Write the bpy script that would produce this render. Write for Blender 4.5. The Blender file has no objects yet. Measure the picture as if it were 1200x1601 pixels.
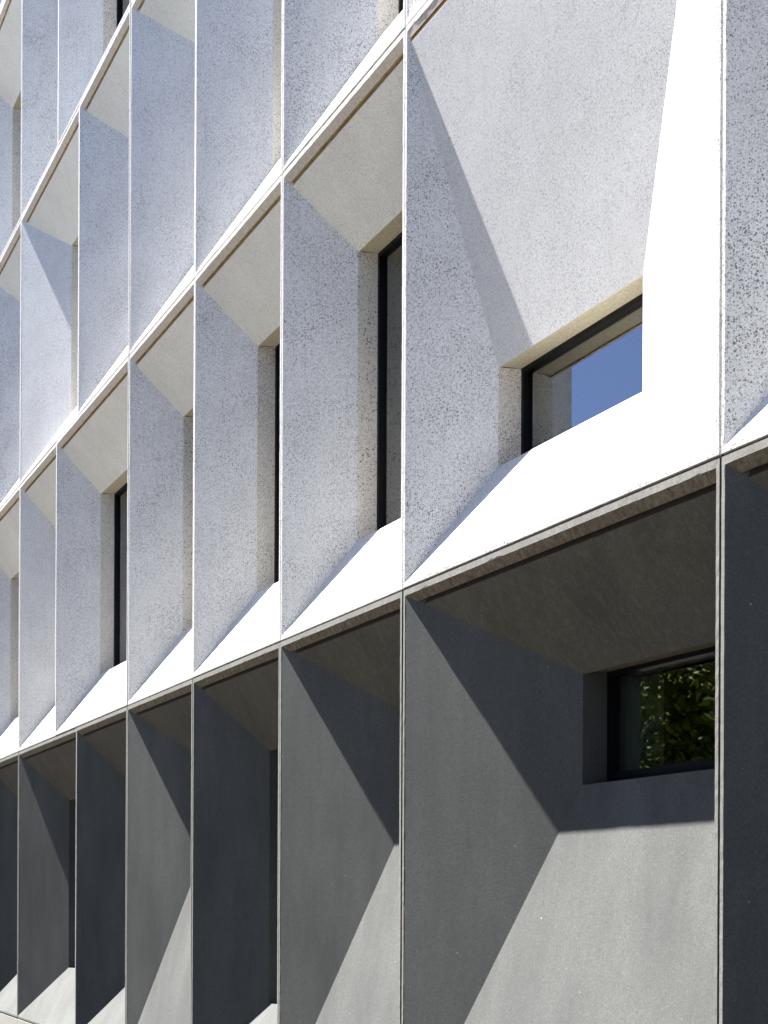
import bpy, bmesh, math, random
from mathutils import Vector, Matrix, noise
random.seed(7)
C = bpy.context.scene
COL = C.collection

# ------------------------------------------------------------------ measures
H = 3.6                     # storey height
U = 1.03732                 # planning module
X0 = -5.0919                # joint number 0
DW = 0.43                   # depth of the coffer
RV = 0.17                   # depth of the window reveal
GAP = 0.0075                # half a joint
EDGE = 0.030                # outer face of the opening, from the joint centre
GROUND = -0.30
JX = lambda i: X0 - U * i

# ------------------------------------------------------------------ render, camera
C.render.engine = 'CYCLES'
C.cycles.max_bounces = 10
C.cycles.diffuse_bounces = 6
C.cycles.glossy_bounces = 4
C.cycles.use_denoising = True
C.view_settings.view_transform = 'Standard'
C.view_settings.look = 'None'
C.view_settings.gamma = 1
C.view_settings.use_curve_mapping = False
C.view_settings.exposure = 2.70

cam = bpy.data.cameras.new('camera')
co = bpy.data.objects.new('camera', cam); COL.objects.link(co); C.camera = co
TH, ROLL = 0.45798, 0.00464
view = Vector((-math.cos(TH), math.sin(TH), 0)); right = Vector((math.sin(TH), math.cos(TH), 0)); up = Vector((0, 0, 1))
m = Matrix((right, up, -view)).transposed().to_4x4() @ Matrix.Rotation(ROLL, 4, 'Z')
m.translation = Vector((0, -4.18348, 1.60977))
co.matrix_world = m
cam.sensor_fit = 'VERTICAL'; cam.sensor_height = 36; cam.sensor_width = 27
cam.lens = 2250 / 1601 * 36
cam.shift_y = (1408.15 - 800.5) / 1601
cam.shift_x = 2.8 / 1601
cam.clip_end = 2000; cam.clip_start = 0.05

# ------------------------------------------------------------------ light
S = Vector((-1.93, -1.0, 4.1)).normalized()
elev = math.asin(S.z)
sun = bpy.data.lights.new('sun', 'SUN'); so = bpy.data.objects.new('sun', sun); COL.objects.link(so)
so.rotation_euler = S.to_track_quat('Z', 'Y').to_euler()
sun.energy = 5.0; sun.angle = math.radians(0.5); sun.color = (1.0, 0.975, 0.935)
so.location = (0, -30, 60)
w = bpy.data.worlds.new('World'); C.world = w; w.use_nodes = True
nt = w.node_tree
sky = nt.nodes.new('ShaderNodeTexSky'); sky.sky_type = 'NISHITA'; sky.sun_disc = False
sky.sun_elevation = elev; sky.sun_rotation = math.atan2(S.x, S.y)
sky.air_density = 0.45; sky.dust_density = 0.5; sky.ozone_density = 3.0
bg = nt.nodes['Background']; bg.inputs['Strength'].default_value = 0.05
tint = nt.nodes.new('ShaderNodeMixRGB'); tint.blend_type = 'MULTIPLY'; tint.inputs[0].default_value = 1
tint.inputs[2].default_value = (.97, .99, 1.08, 1)          # white balance of the sky
nt.links.new(sky.outputs[0], tint.inputs[1]); nt.links.new(tint.outputs[0], bg.inputs[0])

# ------------------------------------------------------------------ materials
class N:
    """short hand for building node trees"""
    def __init__(s, name):
        s.m = bpy.data.materials.new(name); s.m.use_nodes = True
        s.t = s.m.node_tree; s.p = s.t.nodes['Principled BSDF']
        s.out = s.t.nodes['Material Output']
    def n(s, kind, **kw):
        x = s.t.nodes.new('ShaderNode' + kind)
        for k, v in kw.items(): setattr(x, k, v)
        return x
    def l(s, a, b): s.t.links.new(a, b)
    def coords(s):
        tc = s.n('TexCoord'); oi = s.n('ObjectInfo')
        mul = s.n('VectorMath', operation='MULTIPLY'); mul.inputs[1].default_value = (37, 19, 53)
        cb = s.n('CombineXYZ')
        for i in range(3): s.l(oi.outputs['Random'], cb.inputs[i])
        s.l(cb.outputs[0], mul.inputs[0])
        ad = s.n('VectorMath', operation='ADD'); s.l(tc.outputs['Object'], ad.inputs[0]); s.l(mul.outputs[0], ad.inputs[1])
        return ad.outputs[0]
    def scaled(s, vec, sc):
        mp = s.n('VectorMath', operation='MULTIPLY'); mp.inputs[1].default_value = sc; s.l(vec, mp.inputs[0]); return mp.outputs[0]
    def noise(s, vec, scale, detail=2, rough=.5):
        x = s.n('TexNoise'); x.inputs['Scale'].default_value = scale; x.inputs['Detail'].default_value = detail
        x.inputs['Roughness'].default_value = rough; s.l(vec, x.inputs['Vector']); return x.outputs['Fac']
    def voro(s, vec, scale):
        x = s.n('TexVoronoi'); x.inputs['Scale'].default_value = scale; s.l(vec, x.inputs['Vector']); return x
    def map(s, v, a, b, c, d):
        x = s.n('MapRange'); s.l(v, x.inputs[0])
        for i, q in enumerate((a, b, c, d)): x.inputs[i + 1].default_value = q
        return x.outputs[0]
    def math(s, op, a, b):
        x = s.n('Math', operation=op)
        for i, q in enumerate((a, b)):
            if isinstance(q, (int, float)): x.inputs[i].default_value = q
            else: s.l(q, x.inputs[i])
        return x.outputs[0]
    def mix(s, fac, a, b, mode='MIX'):
        x = s.n('MixRGB', blend_type=mode)
        for i, q in enumerate((fac, a, b)):
            if isinstance(q, (int, float)): x.inputs[i].default_value = q
            elif isinstance(q, tuple): x.inputs[i].default_value = (*q, 1)
            else: s.l(q, x.inputs[i])
        return x.outputs[0]
    def bump(s, h, strength, dist):
        x = s.n('Bump'); x.inputs['Strength'].default_value = strength; x.inputs['Distance'].default_value = dist
        s.l(h, x.inputs['Height']); s.l(x.outputs[0], s.p.inputs['Normal'])
    def done(s, col, rough, spec=.3):
        if isinstance(col, tuple): s.p.inputs['Base Color'].default_value = (*col, 1)
        else: s.l(col, s.p.inputs['Base Color'])
        if isinstance(rough, float): s.p.inputs['Roughness'].default_value = rough
        else: s.l(rough, s.p.inputs['Roughness'])
        s.p.inputs['Specular IOR Level'].default_value = spec
        return s.m

def light_concrete(name, pits, tint=(1, 1, 1), grains=.48):
    k = N(name); v = k.coords(); rnd = k.n('ObjectInfo').outputs['Random']
    base = tuple(a * b for a, b in zip((.845, .84, .825), tint))
    cloud = k.noise(v, 1.6, 6, .62)
    c = k.mix(k.map(cloud, .3, .72, 0, 1), tuple(x * .90 for x in base), tuple(min(.92, x * 1.05) for x in base))
    run = k.noise(k.scaled(v, (7, 7, .45)), 2.6, 4, .6)                 # faint water runs
    c = k.mix(k.map(run, .54, .8, 0, .20), c, (.42, .40, .36))
    grain = k.noise(v, 150, 2, .7)
    c = k.mix(k.map(grain, .34, .66, grains, 0), c, (.30, .30, .305))
    grit = k.noise(v, 84, 2, .6)                                        # dark sand showing through
    c = k.mix(k.math('MULTIPLY', k.map(grit, .53, .65, 0, 1), .38 * pits), c, (.17, .17, .18))
    own = k.map(rnd, 0, 1, .70, 1.15)                                   # every cast has its own finish
    patch = k.map(k.noise(v, 2.3, 3, .6), .34, .66, .60, 1.05)
    def holes(scale, lo, big, thr):
        vo = k.voro(v, scale); sep = k.n('SeparateColor'); k.l(vo.outputs['Color'], sep.inputs[0])
        rad = k.map(sep.outputs[0], lo, 1, 0, big)
        h = k.math('LESS_THAN', vo.outputs['Distance'], k.math('MULTIPLY', rad, k.math('MULTIPLY', patch, own)))
        return h
    hole = k.math('MAXIMUM', holes(112, .06, .52, 0), holes(60, .60, .40, 0))
    c = k.mix(k.math('MULTIPLY', hole, min(1, .76 * pits)), c, (.05, .05, .06))
    hgt = k.math('SUBTRACT', k.math('MULTIPLY', grain, .35), k.math('MULTIPLY', hole, pits))
    k.bump(hgt, .35, .005)
    return k.done(c, .9, .08)

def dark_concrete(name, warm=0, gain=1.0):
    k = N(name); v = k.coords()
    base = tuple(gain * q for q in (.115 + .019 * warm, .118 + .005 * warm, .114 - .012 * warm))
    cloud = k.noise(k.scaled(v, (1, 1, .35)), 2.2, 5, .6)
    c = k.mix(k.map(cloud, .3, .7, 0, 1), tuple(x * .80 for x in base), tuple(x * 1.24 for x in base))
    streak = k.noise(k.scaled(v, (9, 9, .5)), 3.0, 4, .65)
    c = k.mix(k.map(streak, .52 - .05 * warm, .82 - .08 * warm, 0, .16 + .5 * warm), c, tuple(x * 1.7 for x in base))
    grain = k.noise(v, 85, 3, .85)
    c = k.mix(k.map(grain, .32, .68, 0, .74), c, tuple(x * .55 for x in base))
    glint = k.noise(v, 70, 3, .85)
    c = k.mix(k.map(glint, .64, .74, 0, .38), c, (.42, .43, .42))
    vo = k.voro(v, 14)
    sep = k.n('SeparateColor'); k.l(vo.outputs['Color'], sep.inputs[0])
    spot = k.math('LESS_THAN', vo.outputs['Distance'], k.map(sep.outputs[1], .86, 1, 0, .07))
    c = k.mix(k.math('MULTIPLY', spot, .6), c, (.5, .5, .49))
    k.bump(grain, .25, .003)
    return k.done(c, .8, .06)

def stained(name, a, b, streaks=(14, 14, 1.2)):
    k = N(name); v = k.coords()
    n1 = k.noise(k.scaled(v, streaks), 2.2, 5, .7)
    c = k.mix(k.map(n1, .32, .68, 0, 1), a, b)
    g = k.noise(v, 60, 3, .7)
    c = k.mix(k.map(g, .4, .7, 0, .5), c, tuple(x * .5 for x in a))
    k.bump(g, .4, .004)
    return k.done(c, .9, .2)

def plain(name, col, rough, spec=.4, var=.25, scale=20):
    k = N(name); v = k.coords()
    n1 = k.noise(v, scale, 4, .6)
    c = k.mix(k.map(n1, .3, .7, 0, 1), tuple(x * (1 - var) for x in col), tuple(x * (1 + var) for x in col))
    return k.done(c, rough, spec)

M = {}
M['light'] = light_concrete('light_concrete', .55)
M['pitted'] = light_concrete('light_concrete_pitted', 1.0)
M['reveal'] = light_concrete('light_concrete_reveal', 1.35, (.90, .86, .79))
M['soffit_bounce_tint'] = light_concrete('light_soffit_bounce_tint', .42, (1.06, 1.03, .93), .40)  # paler, warmer tint paints bounce light onto the shaded heads
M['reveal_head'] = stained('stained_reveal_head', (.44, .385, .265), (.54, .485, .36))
M['lip'] = stained('weathered_light_lip', (.56, .50, .40), (.70, .62, .545))
M['rust'] = stained('ochre_stained_groove', (.33, .22, .09), (.52, .42, .26), (5, 5, 5))
M['rim'] = light_concrete('light_concrete_arris', .9, (.60, .595, .59))
M['dark_rim'] = dark_concrete('worn_charcoal_arris', .3, 1.8)
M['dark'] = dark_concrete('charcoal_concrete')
M['dark_soffit_bounce_tint'] = dark_concrete('charcoal_soffit_bounce_tint', .9, 1.05)  # warm ground bounce painted into the brown, along with real scuff streaks
M['dark_lip'] = stained('weathered_charcoal_lip', (.13, .105, .07), (.30, .26, .20))
M['dark_groove'] = plain('dark_groove', (.03, .026, .018), .9)
M['seal_light'] = plain('brown_grey_sealant', (.10, .082, .068), .7)
M['seal_dark'] = plain('black_sealant', (.02, .02, .02), .6)
M['frame'] = plain('black_anodised_metal', (.006, .006, .007), .4, .15)
k = N('dark_tinted_glass')
v = k.coords(); nz = k.noise(v, 1.1, 2, .45)
bp = k.n('Bump'); bp.inputs['Strength'].default_value = .09; bp.inputs['Distance'].default_value = .02; k.l(nz, bp.inputs['Height'])
tr = k.n('BsdfTransparent'); tr.inputs[0].default_value = (.72, .84, .78, 1)
gs = k.n('BsdfGlossy'); gs.inputs['Roughness'].default_value = .012; gs.inputs[0].default_value = (.93, .97, 1, 1); k.l(bp.outputs[0], gs.inputs['Normal'])
fr_ = k.n('Fresnel'); fr_.inputs['IOR'].default_value = 3.5
mx = k.n('MixShader'); k.l(fr_.outputs[0], mx.inputs[0]); k.l(tr.outputs[0], mx.inputs[1]); k.l(gs.outputs[0], mx.inputs[2])
k.l(mx.outputs[0], k.out.inputs['Surface'])
M['glass'] = k.m
M['curtain'] = plain('off_white_curtain', (.76, .80, .74), .9, .05, .06, 5)
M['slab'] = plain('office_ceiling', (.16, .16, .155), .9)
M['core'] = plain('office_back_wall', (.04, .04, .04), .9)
M['roof'] = plain('grey_roof_membrane', (.30, .30, .30), .9)
M['plinth'] = light_concrete('plinth_concrete', .5, (.36, .345, .315))

# ------------------------------------------------------------------ helpers
def mesh_obj(name, bm, mats, parent=None):
    bm.normal_update()
    me = bpy.data.meshes.new(name); bm.to_mesh(me); bm.free()
    for q in (mats if isinstance(mats, (list, tuple)) else [mats]): me.materials.append(q)
    o = bpy.data.objects.new(name, me); COL.objects.link(o)
    if parent: o.parent = parent
    return o
def quad(bm, pts, mi=0):
    f = bm.faces.new([bm.verts.new(p) for p in pts]); f.material_index = mi; return f
def box(bm, a, b, mi=0):
    (x0, y0, z0), (x1, y1, z1) = a, b
    P = [(x0, y0, z0), (x1, y0, z0), (x1, y1, z0), (x0, y1, z0), (x0, y0, z1), (x1, y0, z1), (x1, y1, z1), (x0, y1, z1)]
    V = [bm.verts.new(p) for p in P]
    for f in ((0, 1, 5, 4), (1, 2, 6, 5), (2, 3, 7, 6), (3, 0, 4, 7), (4, 5, 6, 7), (3, 2, 1, 0)):
        q = bm.faces.new([V[i] for i in f]); q.material_index = mi
def strip(bm, a0, a1, b0, b1, mi, n):
    """a ruled quad between the edges a0-a1 and b0-b1, cut into n pieces"""
    a0, a1, b0, b1 = map(Vector, (a0, a1, b0, b1))
    for i in range(n):
        s, t = i / n, (i + 1) / n
        quad(bm, (a0.lerp(a1, s), a0.lerp(a1, t), b0.lerp(b1, t), b0.lerp(b1, s)), mi)

# ------------------------------------------------------------------ one precast panel
def panel_mesh(W, L, R, zb, zt, dark, lipd=.035, lipz=.05, head=2):
    bm = bmesh.new()
    # material slots: 0 body, 1 splay, 2 soffit, 3 lip, 4 groove, 5 reveal, 6 reveal head
    x0, x1, z0, z1 = GAP, W - GAP, GAP, H - GAP
    xa, xb, za, zc = EDGE, W - EDGE, .036, H - .046
    iL, iR = L, W - R
    lx = lambda y: xa + (iL - xa) * y / DW
    rx = lambda y: xb + (iR - xb) * y / DW
    # outer rim (front faces) and returns into the joints
    rng = random.Random(int(W * 1000 + L * 100 + zt * 10))
    def rim(o0, o1, i0, i1):
        """front face of one side, its inner arris a little uneven and chipped here and there"""
        o0, o1, i0, i1 = map(Vector, (o0, o1, i0, i1)); n = int((o1 - o0).length / .032); rows_ = []; chip = 0
        for q in range(n + 1):
            t = q / n; o = o0.lerp(o1, t); i = i0.lerp(i1, t)
            if rng.random() < .05: chip = rng.uniform(.15, .42)
            else: chip *= .25
            mid = 0 < q < n
            e = i.lerp(o, (chip + .05 * rng.random()) if mid else 0); dy = Vector((0, -.0012 - .0012 * rng.random(), 0)) if mid else Vector((0, -.0012, 0))
            rows_.append((o, o + dy, e + dy, i))
        for u_, v_ in zip(rows_, rows_[1:]):
            for k_ in range(3): quad(bm, (u_[k_], v_[k_], v_[k_ + 1], u_[k_ + 1]), 7)
    rim((x0, 0, z0), (x1, 0, z0), (xa, 0, za), (xb, 0, za))
    rim((x1, 0, z0), (x1, 0, z1), (xb, 0, za), (xb, 0, zc))
    rim((x1, 0, z1), (x0, 0, z1), (xb, 0, zc), (xa, 0, zc))
    rim((x0, 0, z1), (x0, 0, z0), (xa, 0, zc), (xa, 0, za))
    d = .14
    quad(bm, ((x0, 0, z0), (x0, 0, z1), (x0, d, z1), (x0, d, z0)), 0)
    quad(bm, ((x1, 0, z0), (x1, d, z0), (x1, d, z1), (x1, 0, z1)), 0)
    quad(bm, ((x0, 0, z1), (x1, 0, z1), (x1, d, z1), (x0, d, z1)), 0)
    quad(bm, ((x0, 0, z0), (x0, d, z0), (x1, d, z0), (x1, 0, z0)), 0)
    # drip lip under the top edge, groove behind it, then the sloping head
    ly, lz = lipd, zc - lipz
    quad(bm, ((xa, 0, zc), (lx(ly), ly, lz), (rx(ly), ly, lz), (xb, 0, zc)), 3)
    sl = (lz - zt) / (DW - ly)
    gd = min(.016, .028 / sl); g1y = ly + gd; g1z = lz - sl * gd
    gy, gz = g1y + .006, lz + .006
    quad(bm, ((lx(ly), ly, lz), (lx(gy), gy, gz), (rx(gy), gy, gz), (rx(ly), ly, lz)), 4)
    quad(bm, ((lx(gy), gy, gz), (lx(g1y), g1y, g1z), (rx(g1y), g1y, g1z), (rx(gy), gy, gz)), 4)
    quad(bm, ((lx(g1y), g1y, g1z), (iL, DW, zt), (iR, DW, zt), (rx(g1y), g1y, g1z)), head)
    # little triangles closing the groove ends
    for fx in (lx, rx):
        bm.faces.new([bm.verts.new(p) for p in ((fx(ly), ly, lz), (fx(gy), gy, gz), (fx(g1y), g1y, g1z))]).material_index = 1
    # left splay, right splay, sill
    lp = [(xa, 0, za), (iL, DW, zb), (iL, DW, zt), (lx(g1y), g1y, g1z), (lx(ly), ly, lz), (xa, 0, zc)]
    f = bm.faces.new([bm.verts.new(p) for p in lp]); f.material_index = 1
    rp = [(xb, 0, za), (xb, 0, zc), (rx(ly), ly, lz), (rx(g1y), g1y, g1z), (iR, DW, zt), (iR, DW, zb)]
    f = bm.faces.new([bm.verts.new(p) for p in rp]); f.material_index = 0
    quad(bm, ((xa, 0, za), (xb, 0, za), (iR, DW, zb), (iL, DW, zb)), 0)
    # reveals: head with a small drip groove, jambs, level ledge
    e = DW + RV; up_ = .022
    quad(bm, ((iL, DW, zt), (iL, DW + .02, zt), (iR, DW + .02, zt), (iR, DW, zt)), 6)
    quad(bm, ((iL, DW + .02, zt), (iL, DW + .02, zt + .011), (iR, DW + .02, zt + .011), (iR, DW + .02, zt)), 4)
    quad(bm, ((iL, DW + .02, zt + .011), (iL, e, zt + up_), (iR, e, zt + up_), (iR, DW + .02, zt + .011)), 6)
    quad(bm, ((iL, DW, zb), (iL, e, zb), (iL, e, zt + up_), (iL, DW, zt)), 5)
    quad(bm, ((iR, DW, zb), (iR, DW, zt), (iR, e, zt + up_), (iR, e, zb)), 5)
    quad(bm, ((iL, DW, zb), (iR, DW, zb), (iR, e, zb), (iL, e, zb)), 0)
    # faces look outwards (towards -Y): check each against a point in front of the coffer
    eye = Vector((W / 2, -.6, (zb + zt) / 2)); bm.normal_update()
    for f in bm.faces:
        if f.normal.dot(eye - f.calc_center_median()) < 0 and abs(f.calc_center_median().y - d / 2) > .001: f.normal_flip()
    bmesh.ops.remove_doubles(bm, verts=bm.verts, dist=2e-5)
    return bm

LIGHT = ['light', 'pitted', 'soffit_bounce_tint', 'lip', 'rust', 'reveal', 'reveal_head', 'rim']
DARK = ['dark', 'dark', 'dark_soffit_bounce_tint', 'dark_lip', 'dark_groove', 'dark', 'dark_lip', 'dark_rim']

def window_meshes(W, L, R, zb, zt, rail):
    e = DW + RV; a, b, c, d = L, W - R, zb, zt + .022; t = .027
    fr = bmesh.new()
    y0, y1 = e - .004, e + .07
    box(fr, (a - .03, y0, c - .03), (a + t, y1, d + .03)); box(fr, (b - t, y0, c - .03), (b + .03, y1, d + .03))
    box(fr, (a + t, y0, c - .03), (b - t, y1, c + rail)); box(fr, (a + t, y0, d - t), (b - t, y1, d + .03))
    gl = bmesh.new(); quad(gl, ((a + t - .004, e + .03, c + rail - .004), (b - t + .004, e + .03, c + rail - .004), (b - t + .004, e + .03, d - t + .004), (a + t - .004, e + .03, d - t + .004)))
    cu = bmesh.new(); n = 22; x1 = a + .33; pts = []
    for i in range(n + 1):                                   # a curtain drawn aside, hanging in soft folds
        x = a - .10 + (x1 - a + .10) * i / n; pts.append((x, e + .13 + .022 * math.sin(i * 1.55) + .008 * math.sin(i * .7)))
    for (xa_, ya_), (xb_, yb_) in zip(pts, pts[1:]):
        quad(cu, ((xa_, ya_, c - .05), (xb_, yb_, c - .05), (xb_, yb_, d + .08), (xa_, ya_, d + .08)))
    return fr, gl, cu

# ------------------------------------------------------------------ the building
building = bpy.data.objects.new('office_building', None); COL.objects.link(building)
building.location = (X0, 0, 0)
building['label'] = 'office building faced with deep coffered precast panels, charcoal at ground level and pale grey above'
building['category'] = 'building'

TALL_L, TALL_R = (.46, .79), (.79, .46)
PRE = {  # kind: (units, left margin, right margin, sill, head)
 'tl': (2, .46, .79, .72, 2.90), 'tr': (2, .79, .46, .72, 2.90), 'hi': (2, 1.385, .26, 2.27, 2.90),
 'wl': (3, .46, 1.05, .72, 2.90), 'wr': (3, 1.04, .50, .72, 2.90), 'wh': (3, 1.40, .46, 2.27, 2.90), 'wo': (3, .46, 1.16, .72, 1.34), 'wb': (3, 1.40, .46, .72, 2.90)}
ROWS = [  # (leftmost joint, kinds from left to right)
 (27, ['hi', 'tr', 'wr', 'tr', 'hi', 'tr', 'tr', 'wr', 'tr', 'hi', 'tr', 'hi', 'wh', 'tr', 'tl', 'tr', 'wr']),
 (26, ['wl', 'tl', 'tl', 'tl', 'wl', 'tl', 'wl', 'tl', 'tl', 'tl', 'wo', 'tl', 'wl', 'tl']),
 (27, ['wl', 'tr', 'tr', 'tr', 'tr', 'tr', 'wr', 'tr', 'tr', 'tr', 'tr', 'wb', 'tr', 'tr', 'wl']),
 (26, ['wl', 'tl', 'tl', 'tl', 'wl', 'tl', 'wl', 'tl', 'tl', 'tl', 'wl', 'tl', 'wl', 'tl'])]
# the ground floor list is trimmed so that its joints fall on 14, 11, 9, 7, 5, 3, 0
cache = {}
def get(kind, row):
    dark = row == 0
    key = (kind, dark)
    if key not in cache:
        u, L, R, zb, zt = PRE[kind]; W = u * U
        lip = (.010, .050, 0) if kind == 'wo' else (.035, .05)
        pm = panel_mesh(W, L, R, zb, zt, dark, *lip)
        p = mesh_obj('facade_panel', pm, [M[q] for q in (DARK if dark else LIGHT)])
        fr, gl, cu = window_meshes(W, L, R, zb, zt, .075 if dark else .035)
        a = mesh_obj('window_frame', fr, M['frame']); b = mesh_obj('window_pane', gl, M['glass']); u_ = mesh_obj('curtain', cu, M['curtain']) if dark else cu.free()
        sb = bmesh.new()                                   # sealant in the joint to the left and in the one below
        y0 = .030 if dark else .012
        box(sb, (-GAP - .001, y0, GAP), (GAP + .001, y0 + .05, H - GAP))
        box(sb, (GAP + .001, y0 + .003, -GAP - .001), (W - GAP, y0 + .053, GAP + .001))
        s = mesh_obj('joint_seal', sb, M['seal_dark' if dark else 'seal_light'])
        cache[key] = [p, tuple(q for q in (a, b, s, u_) if q), False]
    return cache[key]
def link_copy(o, used):
    if not used: return o
    c = o.copy(); COL.objects.link(c); return c
for row, (start, kinds) in enumerate(ROWS):
    if row == 0:
        kinds = ['hi', 'tr', 'wr', 'tr', 'hi', 'tr', 'tr', 'wr', 'tr', 'hi', 'tr', 'hi', 'wh', 'tr', 'tl', 'tr', 'wr']
        start = 14 + sum(PRE[q][0] for q in kinds[:7])
    i = start
    for kd in kinds:
        u = PRE[kd][0]
        if i <= -8: break
        c = get(kd, row)
        p = link_copy(c[0], c[2]); p.parent = building
        p.location = (JX(i) - X0 + random.uniform(-.002, .002), random.uniform(-.003, .003), row * H + random.uniform(-.0015, .0015))
        for ch in c[1]:
            q = link_copy(ch, c[2]); q.parent = p
        c[2] = True
        i -= u
    print('row', row, 'from', start, 'to', i)
    for key, (p, chs, used) in cache.items():
        if key[1]: p['label'] = 'charcoal concrete coffered panel of the ground floor'

XL, XR = JX(29) - X0, JX(-8) - X0
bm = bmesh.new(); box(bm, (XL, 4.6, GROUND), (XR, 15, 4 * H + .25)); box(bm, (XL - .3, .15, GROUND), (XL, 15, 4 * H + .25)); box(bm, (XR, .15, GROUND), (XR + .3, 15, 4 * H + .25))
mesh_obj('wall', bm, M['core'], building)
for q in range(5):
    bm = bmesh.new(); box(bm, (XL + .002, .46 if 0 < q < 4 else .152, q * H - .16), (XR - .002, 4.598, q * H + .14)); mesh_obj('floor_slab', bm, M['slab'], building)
bm = bmesh.new(); box(bm, (XL, .0, 4 * H + .008), (XR, .150, 4 * H + .10)); mesh_obj('coping', bm, M['light'], building)
# plinth blocks under the panels, one joint under each panel joint
pl = bmesh.new()
cuts = [26, 24, 21, 18, 16, 14, 11, 9, 7, 5, 3, 0, -2, -4, -6, -8]
for a, b in zip(cuts, cuts[1:]):
    box(pl, (JX(a) - X0 + .004, -.004, GROUND - .1), (JX(b) - X0 - .004, .30, -.011))
mesh_obj('plinth', pl, M['plinth'], building)

# ------------------------------------------------------------------ ground
def struct(o):
    o['kind'] = 'structure'; return o
def sheet(name, x0, x1, y0, y1, z, mat):
    bm = bmesh.new(); quad(bm, ((x0, y0, z), (x1, y0, z), (x1, y1, z), (x0, y1, z))); return struct(mesh_obj(name, bm, mat))
k = N('paving_slabs'); tc = k.n('TexCoord'); br = k.n('TexBrick')
br.inputs['Scale'].default_value = 1.0; br.inputs['Mortar Size'].default_value = .006; br.inputs['Brick Width'].default_value = .9; br.inputs['Row Height'].default_value = .6
br.inputs['Color1'].default_value = (.017, .016, .0145, 1); br.inputs['Color2'].default_value = (.013, .0125, .0115, 1); br.inputs['Mortar'].default_value = (.008, .008, .008, 1)
k.l(tc.outputs['Object'], br.inputs['Vector'])
c = k.mix(k.map(k.noise(tc.outputs['Object'], 3, 6, .7), .3, .7, 0, .4), br.outputs['Color'], (.010, .0095, .009))
M['paving'] = k.done(c, .85, .2)
M['asphalt'] = plain('pale_road', (.20, .18, .152), .9, .3, .3, 60)
M['kerb'] = plain('granite_kerb', (.30, .29, .28), .8)
M['lawn'] = plain('lawn', (.04, .075, .014), .95, .2, .35, 6)
M['paint'] = plain('white_road_paint', (.72, .72, .70), .7, .3, .08)
M['earth'] = plain('pale_gravel_ground', (.22, .20, .17), .95, .1)
sheet('ground', -600, 600, -600, 600, GROUND - .17, M['earth'])
sheet('lawn', -120, 60, -36, -14.503, GROUND - .15, M['lawn'])
bm = bmesh.new(); box(bm, (-120, -6.2, GROUND - .15), (60, -.006, GROUND)); struct(mesh_obj('pavement', bm, M['paving']))
bm = bmesh.new(); box(bm, (-120, -6.36, GROUND - .15), (60, -6.203, GROUND + .004)); struct(mesh_obj('kerb', bm, M['kerb']))
sheet('road', -120, 60, -14.5, -6.363, GROUND - .14, M['asphalt'])
bm = bmesh.new()
for i in range(-20, 10): quad(bm, ((i * 6, -10.5, GROUND - .136), (i * 6 + 3, -10.5, GROUND - .136), (i * 6 + 3, -10.38, GROUND - .136), (i * 6, -10.38, GROUND - .136)))
struct(mesh_obj('road_marking', bm, M['paint']))

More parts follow.
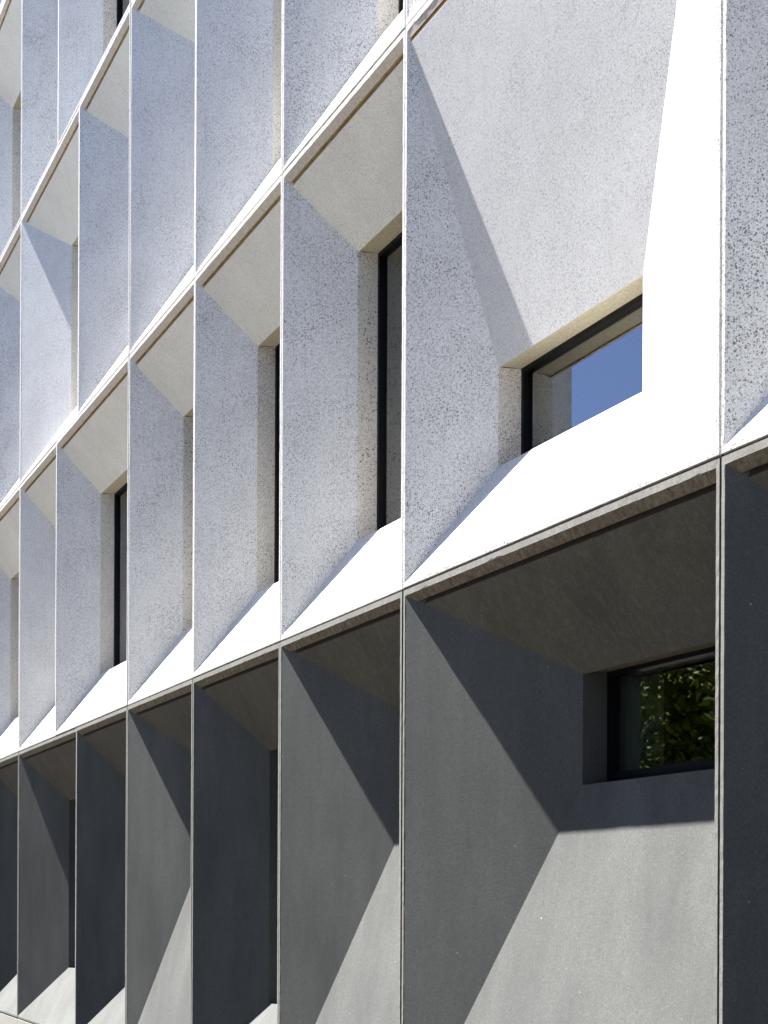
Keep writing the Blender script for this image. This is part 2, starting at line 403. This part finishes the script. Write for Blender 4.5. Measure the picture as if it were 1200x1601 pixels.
# ------------------------------------------------------------------ trees across the road (partly mirrored in the ground floor glass, partly added to block skylight)
kk = N('leaves'); v = kk.coords(); c = kk.mix(kk.map(kk.noise(v, 1.3, 3, .6), .3, .7, 0, 1), (.024, .036, .004), (.075, .095, .007)); M['leaf'] = kk.done(c, .7, .04)
M['bark'] = plain('bark', (.10, .075, .055), .9)
def tree_parts(seed, h, r):
    rng = random.Random(seed); bm = bmesh.new()
    def limb(a, b, ra, rb, n=8):
        a, b = Vector(a), Vector(b); q = (b - a).to_track_quat('Z', 'Y'); rings = []
        for p, rr in ((a, ra), (a.lerp(b, .5), (ra + rb) / 2), (b, rb)):
            rings.append([bm.verts.new(p + q @ Vector((rr * math.cos(t * 6.2832 / n), rr * math.sin(t * 6.2832 / n), 0))) for t in range(n)])
        for u_, v_ in zip(rings, rings[1:]):
            for t in range(n): bm.faces.new((u_[t], u_[(t + 1) % n], v_[(t + 1) % n], v_[t]))
    limb((0, 0, 0), (.1, 0, h * .5), .26, .14)
    cr = bmesh.new(); clumps = []
    for t in range(64):
        z = rng.uniform(.10, .95); prof = (1 - abs(z - .45) / .62) ** .5 if abs(z - .45) < .6 else .2
        an = t * 2.4 + rng.uniform(-.3, .3); rr = r * prof * rng.uniform(.35, 1)
        e = Vector((math.cos(an) * rr, math.sin(an) * rr, h * z)); clumps.append((e, rng.uniform(.7, 1.25)))
        if t % 3 == 0: limb((.06, 0, max(.3, h * (z * .8 - .08))), e, .08, .025, 6)
    for cpt, cr_ in clumps:
        for _ in range(270):
            d = Vector((rng.gauss(0, 1), rng.gauss(0, 1), rng.gauss(0, .8))).normalized() * cr_ * rng.random() ** .4
            p = cpt + d; n_ = Vector((rng.gauss(0, 1), rng.gauss(0, 1), rng.gauss(0, 1) + .6)).normalized()
            t1 = n_.orthogonal().normalized() * rng.uniform(.09, .17); t2 = n_.cross(t1) * .7
            cr.faces.new([cr.verts.new(q) for q in (p - t1, p + t2 * .7, p + t1, p - t2 * .7)])
    return bm, cr
TREES = {}
def tree(name, loc, seed, h, r, label, rot):
    o = bpy.data.objects.new(name, None); COL.objects.link(o); o.location = loc; o.rotation_euler.z = rot
    o['label'] = label; o['category'] = 'tree'; o['group'] = 'trees across the road'
    if seed not in TREES:
        t, cr = tree_parts(seed, h, r); TREES[seed] = (mesh_obj('trunk', t, M['bark'], o), mesh_obj('crown', cr, M['leaf'], o))
    else:
        for p in TREES[seed]:
            c = p.copy(); COL.objects.link(c); c.parent = o
LBL = 'broad green tree on the lawn across the road, in rows partly mirrored in glass, partly added to block skylight'
for n_ in range(22):  # row runs on past the mirrored stretch as an unseen skylight blocker
    x = 34 - n_ * 4.9 + random.uniform(-.6, .6); y = -17.2 + random.uniform(-.8, .8) + .9 * (n_ % 2)
    tree('street_tree', (x, y, GROUND - .16), 20 + n_ % 3, 13.2 - .8 * (n_ % 3), 4.0, LBL, n_ * 1.7)  # height raised to cut skylight on the ground floor
for n_ in range(7):
    tree('street_tree', (-26 - n_ * 5.3, -23 + .8 * (n_ % 2), GROUND - .16), 20 + n_ % 3, 13, 4.0, LBL, 1 + n_ * 2.1)
for n_ in range(7):
    tree('street_tree', (-38 - n_ * 5.1, -30 + .8 * (n_ % 2), GROUND - .17), 20 + n_ % 3, 13, 4.0, LBL, 2 + n_ * 1.3)
